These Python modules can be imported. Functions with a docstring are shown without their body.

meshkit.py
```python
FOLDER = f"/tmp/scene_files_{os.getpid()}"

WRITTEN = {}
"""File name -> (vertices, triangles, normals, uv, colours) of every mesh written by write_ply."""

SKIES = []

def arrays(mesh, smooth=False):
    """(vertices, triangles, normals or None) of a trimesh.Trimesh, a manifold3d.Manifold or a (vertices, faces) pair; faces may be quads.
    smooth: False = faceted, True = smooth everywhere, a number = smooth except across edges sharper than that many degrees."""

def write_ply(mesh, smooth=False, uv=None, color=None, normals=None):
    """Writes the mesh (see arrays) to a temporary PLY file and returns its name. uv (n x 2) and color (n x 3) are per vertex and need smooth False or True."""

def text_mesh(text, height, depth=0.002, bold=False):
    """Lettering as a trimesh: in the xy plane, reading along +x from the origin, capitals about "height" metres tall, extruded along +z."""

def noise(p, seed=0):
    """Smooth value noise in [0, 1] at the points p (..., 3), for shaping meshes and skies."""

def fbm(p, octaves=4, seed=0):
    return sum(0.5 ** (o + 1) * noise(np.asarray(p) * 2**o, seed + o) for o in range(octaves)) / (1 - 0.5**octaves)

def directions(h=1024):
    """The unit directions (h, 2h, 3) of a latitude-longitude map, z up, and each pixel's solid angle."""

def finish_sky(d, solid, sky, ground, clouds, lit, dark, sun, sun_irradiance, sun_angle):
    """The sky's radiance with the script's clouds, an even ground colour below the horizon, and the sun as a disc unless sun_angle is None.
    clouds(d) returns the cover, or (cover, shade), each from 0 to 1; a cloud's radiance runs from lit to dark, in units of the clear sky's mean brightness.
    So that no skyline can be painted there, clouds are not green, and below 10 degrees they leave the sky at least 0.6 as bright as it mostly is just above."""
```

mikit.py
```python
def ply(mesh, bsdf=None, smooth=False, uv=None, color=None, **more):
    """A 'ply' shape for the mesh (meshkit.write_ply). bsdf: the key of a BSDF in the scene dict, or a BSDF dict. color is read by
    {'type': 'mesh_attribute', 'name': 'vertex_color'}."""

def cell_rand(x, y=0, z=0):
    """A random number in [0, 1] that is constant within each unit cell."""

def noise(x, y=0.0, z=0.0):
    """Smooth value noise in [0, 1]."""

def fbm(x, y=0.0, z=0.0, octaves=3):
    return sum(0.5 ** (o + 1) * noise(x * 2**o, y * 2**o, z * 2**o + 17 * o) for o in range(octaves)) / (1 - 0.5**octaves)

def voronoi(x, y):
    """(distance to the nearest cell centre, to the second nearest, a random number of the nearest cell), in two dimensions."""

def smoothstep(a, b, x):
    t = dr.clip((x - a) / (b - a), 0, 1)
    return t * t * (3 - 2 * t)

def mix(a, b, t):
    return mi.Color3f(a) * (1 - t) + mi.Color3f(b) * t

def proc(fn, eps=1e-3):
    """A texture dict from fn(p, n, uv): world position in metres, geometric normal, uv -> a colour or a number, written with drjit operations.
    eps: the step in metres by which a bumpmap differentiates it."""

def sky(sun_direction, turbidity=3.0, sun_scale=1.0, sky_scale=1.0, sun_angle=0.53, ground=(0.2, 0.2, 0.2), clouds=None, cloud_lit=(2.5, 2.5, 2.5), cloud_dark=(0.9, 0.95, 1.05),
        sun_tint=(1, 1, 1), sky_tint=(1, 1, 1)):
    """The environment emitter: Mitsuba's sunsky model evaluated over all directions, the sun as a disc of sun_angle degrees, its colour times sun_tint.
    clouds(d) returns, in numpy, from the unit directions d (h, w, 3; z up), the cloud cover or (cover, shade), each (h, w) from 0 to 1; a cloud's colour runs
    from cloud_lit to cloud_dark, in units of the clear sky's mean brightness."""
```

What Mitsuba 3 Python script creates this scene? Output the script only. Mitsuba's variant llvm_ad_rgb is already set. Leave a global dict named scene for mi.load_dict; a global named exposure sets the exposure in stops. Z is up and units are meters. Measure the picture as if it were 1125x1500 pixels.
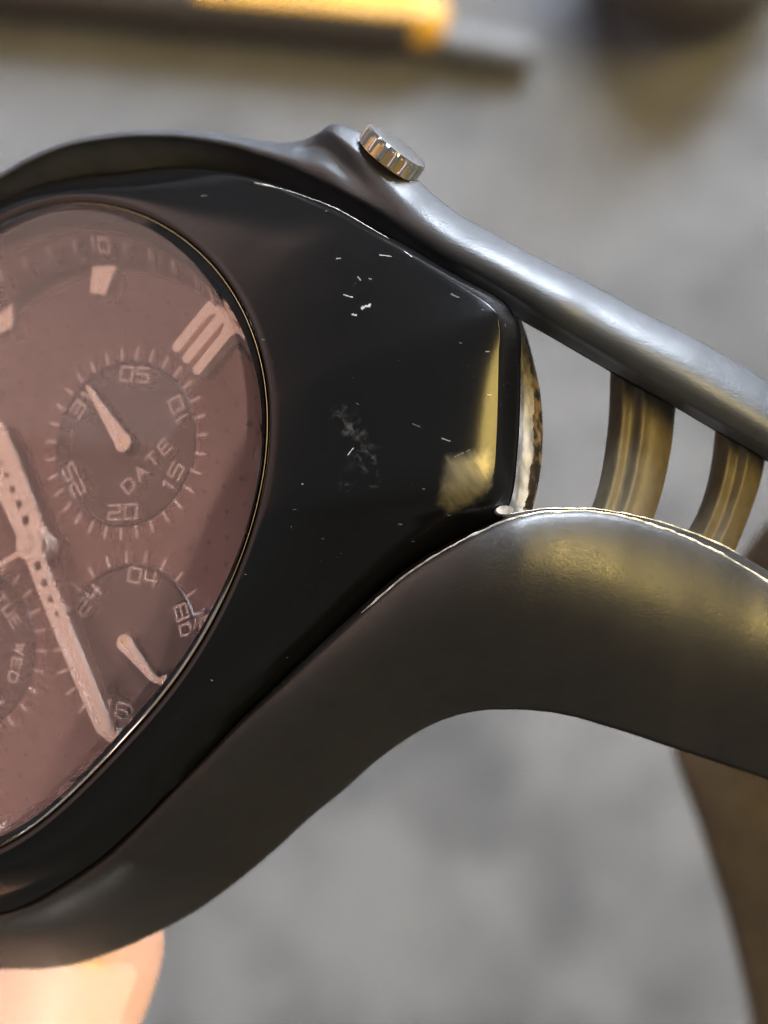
import math, random
import numpy as np, trimesh, drjit as dr, mitsuba as mi, mikit, meshkit, manifold3d as m3
from shapely import geometry as sg, affinity, ops
from scipy.interpolate import PchipInterpolator, CubicSpline
from mikit import noise, fbm, smoothstep, mix, proc

T = mi.ScalarTransform4f
scene, labels = {}, {}
random.seed(5)
RNG = np.random.default_rng(5)

# ------------------------------------------------------------------ camera, light, exposure
# Everything is laid out in millimetres round the watch (x right, y up the picture, z to the camera, straight above) and written out in metres.
H, S = 150.0, 0.036                       # camera height over the watch's z = 0, millimetres per photo pixel there
LIFT = 180.0                              # the watch is held this high over the table
MM = 1e-3
exposure = 0.0
FOV = 2 * math.degrees(math.atan(562.5 * S / H))
scene['camera'] = {'type': 'thinlens', 'fov': FOV, 'fov_axis': 'x', 'aperture_radius': 1.35 * MM, 'focus_distance': (H - 6.5) * MM,
                   'near_clip': 0.01, 'far_clip': 20.0,
                   'to_world': T().look_at(origin=[0, 0, (H + LIFT) * MM], target=[0, 0, 0], up=[0, 1, 0])}

def lamp(key, direction, dist, half, rgb, shape='rectangle'):
    d = np.array(direction, float); d /= np.linalg.norm(d)
    pos = d * dist + [0, 0, LIFT * MM]
    up = [0, 1, 0] if abs(d[1]) < 0.9 else [1, 0, 0]
    tr = T().look_at(origin=pos.tolist(), target=[0, 0, LIFT * MM], up=up)
    if shape == 'rectangle':
        tr = tr @ T().scale([half[0], half[1], 1])
        scene[key] = {'type': 'rectangle', 'to_world': tr, 'emitter': {'type': 'area', 'radiance': {'type': 'rgb', 'value': list(rgb)}}}
    else:
        tr = tr @ T().scale([half[0], half[0], 1])
        scene[key] = {'type': 'disk', 'to_world': tr, 'emitter': {'type': 'area', 'radiance': {'type': 'rgb', 'value': list(rgb)}}}

lamp('daylight_window', (0.34, 0.87, 0.31), 0.55, (0.26, 0.085), (36.0, 40.0, 46.0))
lamp('pink_fill', (-0.88, 0.24, 0.36), 1.6, (0.48, 1.05), (1.25, 0.78, 0.66))  # unseen panel, added to light the dial and veil the crystal
lamp('pale_fill', (-0.76, 0.60, 0.24), 1.2, (0.30, 0.42), (1.9, 1.38, 1.25))  # another unseen panel, added for more light on the dial
lamp('ceiling_lamp', (0.69, 0.12, 0.71), 1.1, (0.17, 0.28), (16.5, 12.0, 3.6))
for k_, l_, c_ in (('daylight_window', 'bright cool light panel behind the table', 'window'), ('pink_fill', 'added pink light panel to the left, out of view', 'window'), ('pale_fill', 'added pale light panel at the left that brightens the dial', 'fill_panel'), ('ceiling_lamp', 'warm long ceiling lamp', 'lamp')):
    labels[k_] = {'label': l_, 'category': c_}
# a small flashlight that shines on the thumb from below
scene['flashlight'] = {'type': 'spot', 'intensity': {'type': 'rgb', 'value': [0.066, 0.061, 0.057]}, 'cutoff_angle': 6.6, 'beam_width': 2.0,
                       'to_world': T().look_at(origin=[-0.035, -0.125, LIFT * MM + 0.080], target=[-0.0185, -0.0285, LIFT * MM - 0.011], up=[0, 0, 1])}
scene['room_light'] = {'type': 'constant', 'radiance': {'type': 'rgb', 'value': [0.18, 0.18, 0.182]}}

# ------------------------------------------------------------------ helpers
def W(v):
    v = np.asarray(v, float)
    return (v + [0, 0, LIFT]) * MM
def U(px, py, z):
    """the point at height z (mm) that the photograph shows at a pixel"""
    k = S * (H - z) / H
    return np.array([(px - 562.5) * k, (750.0 - py) * k, z])
def curve(pts, n, kind='pchip'):
    """n samples through the rows of pts"""
    p = np.asarray(pts, float)
    t = np.arange(len(p))
    f = PchipInterpolator(t, p, axis=0) if kind == 'pchip' else CubicSpline(t, p, axis=0)
    return f(np.linspace(0, len(p) - 1, n))
def loft(rows, closed=True, caps=True):
    """rows (n, m, 3): closed cross sections; makes a closed skin"""
    rows = np.asarray(rows, float)
    n, m, _ = rows.shape
    v = rows.reshape(-1, 3)
    f = []
    mm_ = m if closed else m - 1
    i, j = np.meshgrid(np.arange(n - 1), np.arange(mm_), indexing='ij')
    a, b = i * m + j, i * m + (j + 1) % m
    c, d = a + m, b + m
    f = np.concatenate([np.stack([a, b, d], -1).reshape(-1, 3), np.stack([a, d, c], -1).reshape(-1, 3)])
    if caps and closed:
        v = np.vstack([v, rows[0].mean(0), rows[-1].mean(0)])
        k = np.arange(m)
        f = np.vstack([f, np.stack([(k + 1) % m, k, k * 0 + n * m], 1), np.stack([(n - 1) * m + k, (n - 1) * m + (k + 1) % m, k * 0 + n * m + 1], 1)])
    t = trimesh.Trimesh(v, f, process=False)
    if closed and caps and t.volume < 0:
        t.invert()
    return t
def put(key, mesh, bsdf, smooth=35, **lab):
    """one entry of the scene; mesh in millimetres"""
    base, k = key, 0
    while key in scene:
        k += 1
        key = f'{base}_{k:03d}'
    if hasattr(mesh, 'to_mesh'):
        q = mesh.to_mesh()
        mesh = trimesh.Trimesh(np.array(q.vert_properties[:, :3]), np.array(q.tri_verts), process=False)
    mesh = trimesh.Trimesh(W(mesh.vertices), mesh.faces, process=False)
    scene[key] = mikit.ply(mesh, bsdf, smooth=smooth)
    if lab:
        labels[key] = lab
    return key
def poly_mesh(shape, z0, z1):
    parts = [g for g in getattr(shape, 'geoms', [shape]) if g.area > 1e-6]
    out = []
    for g in parts:
        q = trimesh.creation.extrude_polygon(g, z1 - z0, engine='earcut')
        q.apply_translation([0, 0, z0])
        out.append(q)
    return trimesh.util.concatenate(out)
def hull(points, radii, seg=24):
    s = [m3.Manifold.sphere(r, seg).translate(tuple(map(float, p))) for p, r in zip(points, radii)]
    return m3.Manifold.batch_hull(s)

# ------------------------------------------------------------------ materials
def rgb(*c):
    return {'type': 'rgb', 'value': list(c)}
def srgb(r, g, b):
    return [((c / 255 + 0.055) / 1.055) ** 2.4 if c > 10 else c / 255 / 12.92 for c in (r, g, b)]

def table_color(p, n, uv):
    a = fbm(p.x * 45, p.y * 45, 0, 4)
    b = fbm(p.x * 160 + 7, p.y * 160, 3, 3)
    t = smoothstep(0.30, 0.72, a * 0.65 + b * 0.35)
    return mix([0.092, 0.095, 0.101], [0.166, 0.168, 0.173], t)
scene['m_table'] = {'type': 'principled', 'base_color': proc(table_color), 'roughness': 0.55, 'specular': 0.3}

def grain(p, n, uv):
    return noise(p.x * 13000, p.y * 13000, p.z * 13000) * 0.8 + noise(p.x * 6000, p.y * 6000, p.z * 6000) * 0.2
def coat_color(p, n, uv):
    a = fbm(p.x * 900, p.y * 900, p.z * 900, 3)
    return mix([0.0065, 0.0046, 0.0029], [0.014, 0.0102, 0.0062], a)
def coat_rough(p, n, uv):
    return 0.24 + 0.26 * noise(p.x * 14000, p.y * 14000, p.z * 14000) + 0.06 * fbm(p.x * 700, p.y * 700, p.z * 700, 3)
def coat_rough_broad(p, n, uv):
    return 0.50 + 0.12 * fbm(p.x * 700, p.y * 700, p.z * 700, 3)
scene['m_coat'] = {'type': 'twosided', 'b': {'type': 'bumpmap', 't': proc(grain, 2e-5), 'scale': 0.8e-5,
    'b': {'type': 'blendbsdf', 'weight': 0.35,
          'b0': {'type': 'principled', 'base_color': proc(coat_color), 'roughness': proc(coat_rough), 'specular': 0.9},
          'b1': {'type': 'principled', 'base_color': proc(coat_color), 'roughness': proc(coat_rough_broad), 'specular': 0.7}}}}
def coat_color_lit(p, n, uv):  # same coat, with cool light on the upper rail put into its colour
    a = fbm(p.x * 900, p.y * 900, p.z * 900, 3)
    return mix([0.026, 0.0285, 0.033], [0.044, 0.047, 0.053], a)
scene['m_coat_lit'] = {'type': 'twosided', 'b': {'type': 'bumpmap', 't': proc(grain, 2e-5), 'scale': 1.9e-5,
    'b': {'type': 'blendbsdf', 'weight': 0.45,
          'b0': {'type': 'principled', 'base_color': proc(coat_color_lit), 'roughness': proc(coat_rough), 'specular': 0.85},
          'b1': {'type': 'principled', 'base_color': proc(coat_color_lit), 'roughness': proc(coat_rough_broad), 'specular': 0.9}}}}
scene['m_black'] = {'type': 'twosided', 'b': {'type': 'principled', 'base_color': rgb(0.010, 0.010, 0.010), 'roughness': 0.9, 'specular': 0.05}}
scene['m_copper'] = {'type': 'twosided', 'b': {'type': 'principled', 'base_color': rgb(0.97, 0.70, 0.57), 'roughness': 0.40, 'metallic': 0.1, 'specular': 0.5}}
scene['m_print'] = {'type': 'twosided', 'b': {'type': 'principled', 'base_color': rgb(0.80, 0.58, 0.51), 'roughness': 0.6}}
def dial_color(p, n, uv):
    a = noise(p.x * 14000, p.y * 14000, p.z * 14000)
    return mix([0.122, 0.049, 0.038], [0.140, 0.057, 0.044], a)
scene['m_dial'] = {'type': 'twosided', 'b': {'type': 'principled', 'base_color': proc(dial_color), 'roughness': 0.45, 'specular': 0.5, 'metallic': 0.2}}
scene['m_subdial'] = {'type': 'twosided', 'b': {'type': 'principled', 'base_color': rgb(0.058, 0.024, 0.019), 'roughness': 0.4, 'specular': 0.5, 'metallic': 0.2}}
scene['m_dimple'] = {'type': 'twosided', 'b': {'type': 'principled', 'base_color': rgb(0.07, 0.03, 0.025), 'roughness': 0.7}}
scene['m_steel'] = {'type': 'twosided', 'b': {'type': 'principled', 'base_color': rgb(0.62, 0.61, 0.59), 'roughness': 0.22, 'metallic': 1.0}}
scene['m_brass'] = {'type': 'twosided', 'b': {'type': 'principled', 'base_color': rgb(0.60, 0.44, 0.22), 'roughness': 0.3, 'metallic': 0.9}}
scene['m_gasket'] = {'type': 'twosided', 'b': {'type': 'principled', 'base_color': rgb(0.22, 0.15, 0.075), 'roughness': 0.4, 'metallic': 0.5}}
scene['m_holder'] = {'type': 'twosided', 'b': {'type': 'principled', 'base_color': rgb(0.060, 0.052, 0.042), 'roughness': 0.35, 'specular': 0.5}}
def burr_color(p, n, uv):
    a = fbm(p.x * 2500, p.y * 2500, p.z * 2500, 2)
    return mix([0.35, 0.34, 0.32], [0.82, 0.81, 0.79], smoothstep(0.3, 0.65, a))
scene['m_burr'] = {'type': 'twosided', 'b': {'type': 'principled', 'base_color': proc(burr_color), 'roughness': 0.4, 'metallic': 0.5}}
def scuffed(p, n, uv):
    a = fbm(p.x * 1500, p.y * 600, p.z * 600, 4)
    return mix([0.13, 0.115, 0.10], [0.48, 0.46, 0.43], smoothstep(0.3, 0.7, a))
scene['m_scuffed'] = {'type': 'twosided', 'b': {'type': 'principled', 'base_color': proc(scuffed), 'roughness': 0.5, 'metallic': 0.5}}
def corroded(p, n, uv):
    a = fbm(p.x * 2600, p.y * 1800, p.z * 1800, 3)
    return mix([0.018, 0.012, 0.007], [0.24, 0.16, 0.08], smoothstep(0.42, 0.75, a))
scene['m_corroded'] = {'type': 'twosided', 'b': {'type': 'principled', 'base_color': proc(corroded), 'roughness': 0.55, 'metallic': 0.4}}
scene['m_crystal'] = {'type': 'dielectric', 'int_ior': 1.5, 'ext_ior': 1.0}
def bar_color(p, n, uv):
    a = fbm(p.x * 1200, p.y * 1200, p.z * 1200, 3)
    return mix([0.095, 0.075, 0.048], [0.165, 0.135, 0.086], a)
scene['m_bar'] = {'type': 'twosided', 'b': {'type': 'principled', 'base_color': proc(bar_color), 'roughness': 0.45, 'specular': 0.45, 'metallic': 0.05}}

# ------------------------------------------------------------------ the dial's frame (its plane was solved from the round subdials and the hands' heights)
N = np.array([-0.535, 0.14, 0.0]); N[2] = math.sqrt(1 - N @ N)
E1 = np.cross([0, 1, 0], N); E1 /= np.linalg.norm(E1)
E2 = np.cross(N, E1)
A3 = 0.864490375
EU = math.cos(A3) * E1 + math.sin(A3) * E2            # to three o'clock
EV = np.cross(N, EU)                                  # to twelve o'clock
CEN = np.array([-19.58966, -1.49026, -0.38027])
RC = np.array([15.9639954, -0.672890902, 1.03199562, -1.07062578, 1.84885182, 0.298017801, 0.00455344747, 0.157504843, -0.0754232823, -0.209151377, 0.0248387689])
def rim(phi):
    """the crystal's outline: radius at an angle from three o'clock, counter-clockwise"""
    p = np.asarray(phi, float) + A3
    out = RC[0] + 0 * p
    for k in range(1, 6):
        out = out + RC[2 * k - 1] * np.cos(k * p) + RC[2 * k] * np.sin(k * p)
    return out
def L(u, v, w):
    """dial frame -> millimetres; arrays welcome"""
    u, v, w = np.broadcast_arrays(np.asarray(u, float), np.asarray(v, float), np.asarray(w, float))
    return CEN + u[..., None] * EU + v[..., None] * EV + w[..., None] * N
def onplane(px, py, w):
    """dial-frame u, v of a pixel on the plane at height w over the rim plane"""
    o = np.array([0, 0, H]); d = U(px, py, 0) - o
    t = (w - (o - CEN) @ N) / (d @ N)
    q = o + t * d - CEN
    return np.array([q @ EU, q @ EV])
def local(mesh):
    return trimesh.Trimesh(L(*np.asarray(mesh.vertices).T), mesh.faces, process=False)

# ------------------------------------------------------------------ the table top
g = trimesh.creation.box([2600, 2000, 20]); g.apply_translation([0, 0, -LIFT - 10])
put('table', g, 'm_table', smooth=False, kind='structure', label='grey mottled table top far below the watch', )

# ------------------------------------------------------------------ watch: case front (glossy black plate round the crystal)
TH = np.arange(480) / 480 * 2 * math.pi
def polar_of(rows):
    """(px, py, w) outline -> radius and height at every TH"""
    q = np.array([[*onplane(x, y, w), w] for x, y, w in rows])
    ph = np.unwrap(np.arctan2(q[:, 1], q[:, 0])); r = np.hypot(q[:, 0], q[:, 1])
    if ph[-1] < ph[0]:
        ph, r, q = ph[::-1], r[::-1], q[::-1]
    return ph, r, q[:, 2]
FACE = [(0, 296, -3.3), (20, 287, -3.2), (60, 270, -3.1), (110, 260, -3.0), (160, 256, -2.9), (200, 254, -2.8), (250, 251.5, -2.8), (300, 254, -2.8),
        (350, 261, -2.8), (400, 275, -2.8), (448, 298, -2.8), (498, 319, -2.8), (548, 347, -2.9), (598, 374, -3.1), (648, 404, -3.5), (688, 429, -4.0), (712, 445, -4.4), (727, 460, -4.8),
        (731, 482, -5.2), (730, 520, -5.5), (729, 580, -5.8), (727, 640, -6.0), (723, 690, -6.1), (713, 722, -6.1), (690, 744, -6.0), (655, 762, -5.9), (620, 786, -5.8), (580, 816, -5.7),
        (540, 850, -5.5), (500, 887, -5.2), (450, 934, -4.9), (400, 980, -4.6), (350, 1030, -4.4), (300, 1080, -4.2), (250, 1131, -4.0), (200, 1182, -3.8), (150, 1228, -3.7), (100, 1266, -3.6), (50, 1294, -3.5), (0, 1312, -3.4)]
WALL = [(0, 290, -4.3), (20, 281, -4.3), (60, 264, -4.2), (110, 254, -4.1), (160, 250, -4.0), (200, 248, -3.9), (250, 246, -3.9), (300, 249, -3.9),
        (350, 256, -3.9), (400, 270, -3.9), (450, 288, -3.9), (500, 308, -4.0), (550, 336, -4.2), (600, 362, -4.5), (650, 392, -5.0), (695, 417, -5.6), (726, 433, -6.1), (748, 452, -6.6),
        (760, 485, -7.1), (762, 530, -7.5), (761, 590, -7.8), (758, 650, -8.0), (755, 700, -8.1), (748, 735, -8.0), (732, 762, -7.7), (700, 779, -7.3), (650, 807, -7.0), (600, 837, -6.9),
        (550, 879, -6.5), (500, 924, -6.2), (450, 969, -5.9), (400, 1014, -5.6), (350, 1059, -5.4), (300, 1109, -5.2), (250, 1159, -5.0), (200, 1209, -4.8), (150, 1254, -4.7), (100, 1289, -4.6), (50, 1319, -4.5), (0, 1337, -4.4)]
def ring_of(rows, extra, w_extra):
    ph, r, w = polar_of(rows)
    gap = ph[0] + 2 * math.pi - ph[-1]
    tt = np.linspace(0, 1, 9)[1:-1]
    ph2 = ph[-1] + gap * tt
    r2 = rim(ph2) + extra
    ph, r, w = np.r_[ph, ph2, ph[0] + 2 * math.pi], np.r_[r, r2, r[0]], np.r_[w, w_extra + 0 * ph2, w[0]]
    keep = np.r_[True, np.diff(ph) > 1e-4]
    ph, r, w = ph[keep], r[keep], w[keep]
    P = lambda y: PchipInterpolator(np.r_[ph[:-1] - 2 * math.pi, ph, ph[1:] + 2 * math.pi], np.r_[y[:-1], y, y[1:]])
    return P(r)(TH + ph[0] - (ph[0] % (2 * math.pi)) * 0), P(w)(TH + ph[0]), ph[0]
def eased(rows, width):
    """the same outline with its heights eased along the angle, so that the face has no creases running to the corners"""
    for _ in range(4):
        ph, r, w = polar_of(rows)
        if abs(math.atan2(*onplane(*rows[0])[::-1]) - math.remainder(ph[0], 2 * math.pi)) > 1e-6:
            w, ph = w[::-1], ph[::-1]
        w0 = np.array([x[2] for x in rows]) if _ == 0 else w0
        k = np.exp(-((ph[:, None] - ph[None]) / width) ** 2) * np.gradient(np.abs(ph - ph[0]))[None]
        ws = (k * w0[None]).sum(1) / k.sum(1)
        rows = [(x, y, a) for (x, y, _w), a in zip(rows, ws)]
    return rows
FACE = eased(FACE, math.radians(13))
WALL = [(x, y, w - 0.0) for x, y, w in eased(WALL, math.radians(11))]
r1, w1, ph0 = ring_of(FACE, 3.2, -3.4)
r2_, w2_, ph0b = ring_of(WALL, 3.7, -4.4)
sh = TH + ph0
# bring the wall's samples onto the face's angles
k = np.interp((sh - ph0b) % (2 * math.pi), np.r_[TH, 2 * math.pi], np.r_[r2_, r2_[0]]); r2 = k
w2 = np.interp((sh - ph0b) % (2 * math.pi), np.r_[TH, 2 * math.pi], np.r_[w2_, w2_[0]])
R = rim(sh)
r2 = np.maximum(r2, r1 + 0.12)
rows = [(R + 0.10, -2.6 + 0 * R), (R + 0.10, -0.95 + 0 * R), (R + 0.16, -0.80 + 0 * R), (R + 0.30, -0.74 + 0 * R), (R + 0.5, -0.74 + 0 * R)]
ra, wa = R + 0.5, -0.74
fpt = L(r1 * np.cos(sh), r1 * np.sin(sh), w1)
fpx, fpy = 562.5 + fpt[:, 0] / S * H / (H - fpt[:, 2]), 750 - fpt[:, 1] / S * H / (H - fpt[:, 2])
lugm = np.clip((fpx - 690) / 30, 0, 1) * np.clip((fpy - 455) / 50, 0, 1)      # the end towards the strap, which rolls over harder
topm = np.clip((500 - fpy) / 90, 0, 1) * np.clip((fpx - 250) / 150, 0, 1)
ker = np.exp(-np.linspace(-2.2, 2.2, 91) ** 2); ker /= ker.sum()
topm = np.convolve(np.r_[topm[-45:], topm, topm[:45]], ker, 'valid')
ker = np.exp(-np.linspace(-2.2, 2.2, 21) ** 2); ker /= ker.sum()
lugm = np.convolve(np.r_[lugm[-10:], lugm, lugm[:10]], ker, 'valid')
for t in np.linspace(0, 1, 34)[1:]:
    rows.append((ra + (r1 - ra) * t, wa + (w1 - wa) * ((0.30 + 0.45 * topm) * t + (0.70 - 0.45 * topm - 0.17 * lugm) * t ** 2.0 + 0.17 * lugm * t ** 11)))
slope = (w1 - wa) * (1.7 - 0.45 * topm + 1.53 * lugm) / (r1 - ra)
# rounded edge between face and wall: a quadratic from the face's end to the wall
cr = np.minimum(r1 + (r2 - r1) * 0.75, r2 - 0.02); cw = w1 + slope * (cr - r1)
cw = np.maximum(cw, w2 + 0.15)
for t in np.linspace(0, 1, 9)[1:]:
    rows.append(((1 - t) ** 2 * r1 + 2 * t * (1 - t) * cr + t * t * r2, (1 - t) ** 2 * w1 + 2 * t * (1 - t) * cw + t * t * w2))
rows.append((r2 - 0.9, w2 - 1.2)); rows.append((r2 - 2.6, w2 - 3.2)); rows.append((np.minimum(R + 0.1, r2 - 3.0), w2 - 3.3))
plate_rows = np.array([L(r * np.cos(sh), r * np.sin(sh), w) for r, w in rows])       # (rings, angles, 3)
plate = loft(np.concatenate([plate_rows, plate_rows[:1]]), caps=False)
if plate.volume < 0:
    plate.invert()

def first_hit(mesh, px, py):
    """where the pixel's ray first meets a mesh"""
    o = np.array([0, 0, H]); d = U(px, py, 0) - o; d /= np.linalg.norm(d)
    a, b, c = (mesh.vertices[mesh.faces[:, k]] for k in range(3))
    e1, e2 = b - a, c - a
    h = np.cross(d, e2); det = (e1 * h).sum(1); ok = np.abs(det) > 1e-12
    f = 1 / np.where(ok, det, 1); s = o - a; u = f * (s * h).sum(1); q = np.cross(s, e1); v = f * (q @ d); t = f * (e2 * q).sum(1)
    ok &= (u >= -1e-6) & (v >= -1e-6) & (u + v <= 1 + 1e-6) & (t > 0)
    return o + d * t[ok].min() if ok.any() else None

# scratches, chips and a smudge of the finish: places on the plate, found once, worn into its colour and roughness
CHIPS = [((294, 287), (304, 286), 1.0), ((501, 431), (519, 436), 1.6), ((514, 460), (523, 462), 2.6), ((528, 452), (544, 446), 4.0), ((553, 373), (577, 376), 1.6), ((590, 366), (605, 378), 2.0), ((660, 430), (674, 437), 3.2),
         ((524, 405), (529, 412), 2.0), ((540, 408), (544, 409), 1.5), ((492, 379), (500, 378), 1.6), ((508, 668), (519, 655), 1.6), ((603, 620), (617, 626), 1.6), ((645, 641), (661, 647), 1.8), ((662, 671), (693, 657), 1.6),
         ((584, 768), (588, 768), 2.6), ((656, 755), (660, 755), 2.2), ((470, 789), (475, 789), 2.4), ((620, 716), (622, 716), 2.0), ((604, 793), (607, 793), 2.0), ((442, 709), (444, 709), 1.6), ((309, 996), (312, 997), 1.8), ((383, 497), (388, 498), 1.2),
         ((713, 578), (720, 579), 1.6), ((673, 502), (677, 503), 1.6), ((711, 515), (718, 515), 1.3), ((705, 453), (709, 454), 1.4), ((428, 747), (435, 746), 1.4), ((352, 838), (362, 842), 1.0), ((420, 963), (422, 964), 1.4), ((521, 590), (526, 593), 1.0)]
SM = [((500, 612), 10), ((512, 624), 12), ((532, 640), 9), ((540, 664), 9), ((546, 690), 7), ((552, 706), 5), ((508, 712), 7), ((525, 675), 12)]
chips = []
for a_, b_, w_ in CHIPS:
    pa, pb = first_hit(plate, *a_), first_hit(plate, *b_)
    if pa is not None and pb is not None:
        chips.append((W(pa * 0.85 + pb * 0.15), W(pb * 0.85 + pa * 0.15), w_ * S * MM * 0.5, 0.15 + 0.65 * random.random() ** 1.3))
smudges = [(W(first_hit(plate, *c)), r * S * MM) for c, r in SM]
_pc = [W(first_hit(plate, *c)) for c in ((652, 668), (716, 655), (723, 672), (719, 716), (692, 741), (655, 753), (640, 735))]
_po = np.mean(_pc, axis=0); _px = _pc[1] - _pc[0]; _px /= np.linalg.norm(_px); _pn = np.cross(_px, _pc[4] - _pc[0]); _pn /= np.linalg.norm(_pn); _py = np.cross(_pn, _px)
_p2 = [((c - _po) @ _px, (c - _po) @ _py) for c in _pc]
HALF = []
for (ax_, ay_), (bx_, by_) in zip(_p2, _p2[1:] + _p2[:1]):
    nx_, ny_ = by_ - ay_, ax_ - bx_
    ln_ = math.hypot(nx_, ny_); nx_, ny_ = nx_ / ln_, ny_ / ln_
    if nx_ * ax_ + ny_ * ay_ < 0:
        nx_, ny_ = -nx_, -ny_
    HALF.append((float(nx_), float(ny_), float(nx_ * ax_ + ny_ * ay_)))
def seg_mask(p):
    out = mi.Float(0)
    wob = 0.3 + 1.5 * noise(p.x * 13000, p.y * 13000, p.z * 13000)
    for a, b, w, st in chips:
        ab = b - a; l2 = float(ab @ ab) + 1e-12
        t = dr.clip(((p.x - a[0]) * ab[0] + (p.y - a[1]) * ab[1] + (p.z - a[2]) * ab[2]) / l2, 0, 1)
        d = dr.sqrt(dr.square(p.x - a[0] - t * ab[0]) + dr.square(p.y - a[1] - t * ab[1]) + dr.square(p.z - a[2] - t * ab[2]))
        out = dr.maximum(out, st * (1 - smoothstep(0.35, 1.35, d / (w * wob))))
    return out
def smudge_mask(p):
    out = mi.Float(0)
    wx = (fbm(p.x * 1500, p.y * 1500, p.z * 1500, 3) - 0.5) * 0.0009
    wy = (fbm(p.x * 1500 + 9, p.y * 1500, p.z * 1500 + 4, 3) - 0.5) * 0.0009
    for c, r in smudges:
        d = dr.sqrt(dr.square(p.x + wx - c[0]) + dr.square(p.y + wy - c[1]) + dr.square(p.z - c[2])) / r
        out = dr.maximum(out, 1 - smoothstep(0.0, 1.9, d))
    return out * smoothstep(0.42, 0.80, fbm(p.x * 3300 + 5 * wx * 1000, p.y * 3300, p.z * 3300, 4)) * 1.3
def glint_mask(p):
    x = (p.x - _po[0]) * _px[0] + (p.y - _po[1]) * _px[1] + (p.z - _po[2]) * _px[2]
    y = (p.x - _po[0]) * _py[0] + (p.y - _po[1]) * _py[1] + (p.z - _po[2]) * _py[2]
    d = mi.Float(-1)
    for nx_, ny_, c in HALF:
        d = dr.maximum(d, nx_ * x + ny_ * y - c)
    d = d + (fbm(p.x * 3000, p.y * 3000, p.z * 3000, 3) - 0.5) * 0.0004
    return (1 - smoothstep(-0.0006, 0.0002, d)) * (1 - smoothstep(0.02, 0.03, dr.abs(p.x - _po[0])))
def glint_metal(p, n, uv):  # golden reflection at the corner, painted in as brassy metal
    return glint_mask(p) * (0.22 + 0.25 * smoothstep(0.25, 0.85, fbm(p.x * 2600 + p.y * 1800, p.y * 900, p.z * 900, 3)))
def dust_mask(p):
    a = noise(p.x * 11000, p.y * 11000, p.z * 11000)
    b = noise(p.x * 1300, p.y * 1300, p.z * 1300)
    return smoothstep(0.93, 0.975, a) * smoothstep(0.55, 0.8, b)
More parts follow.
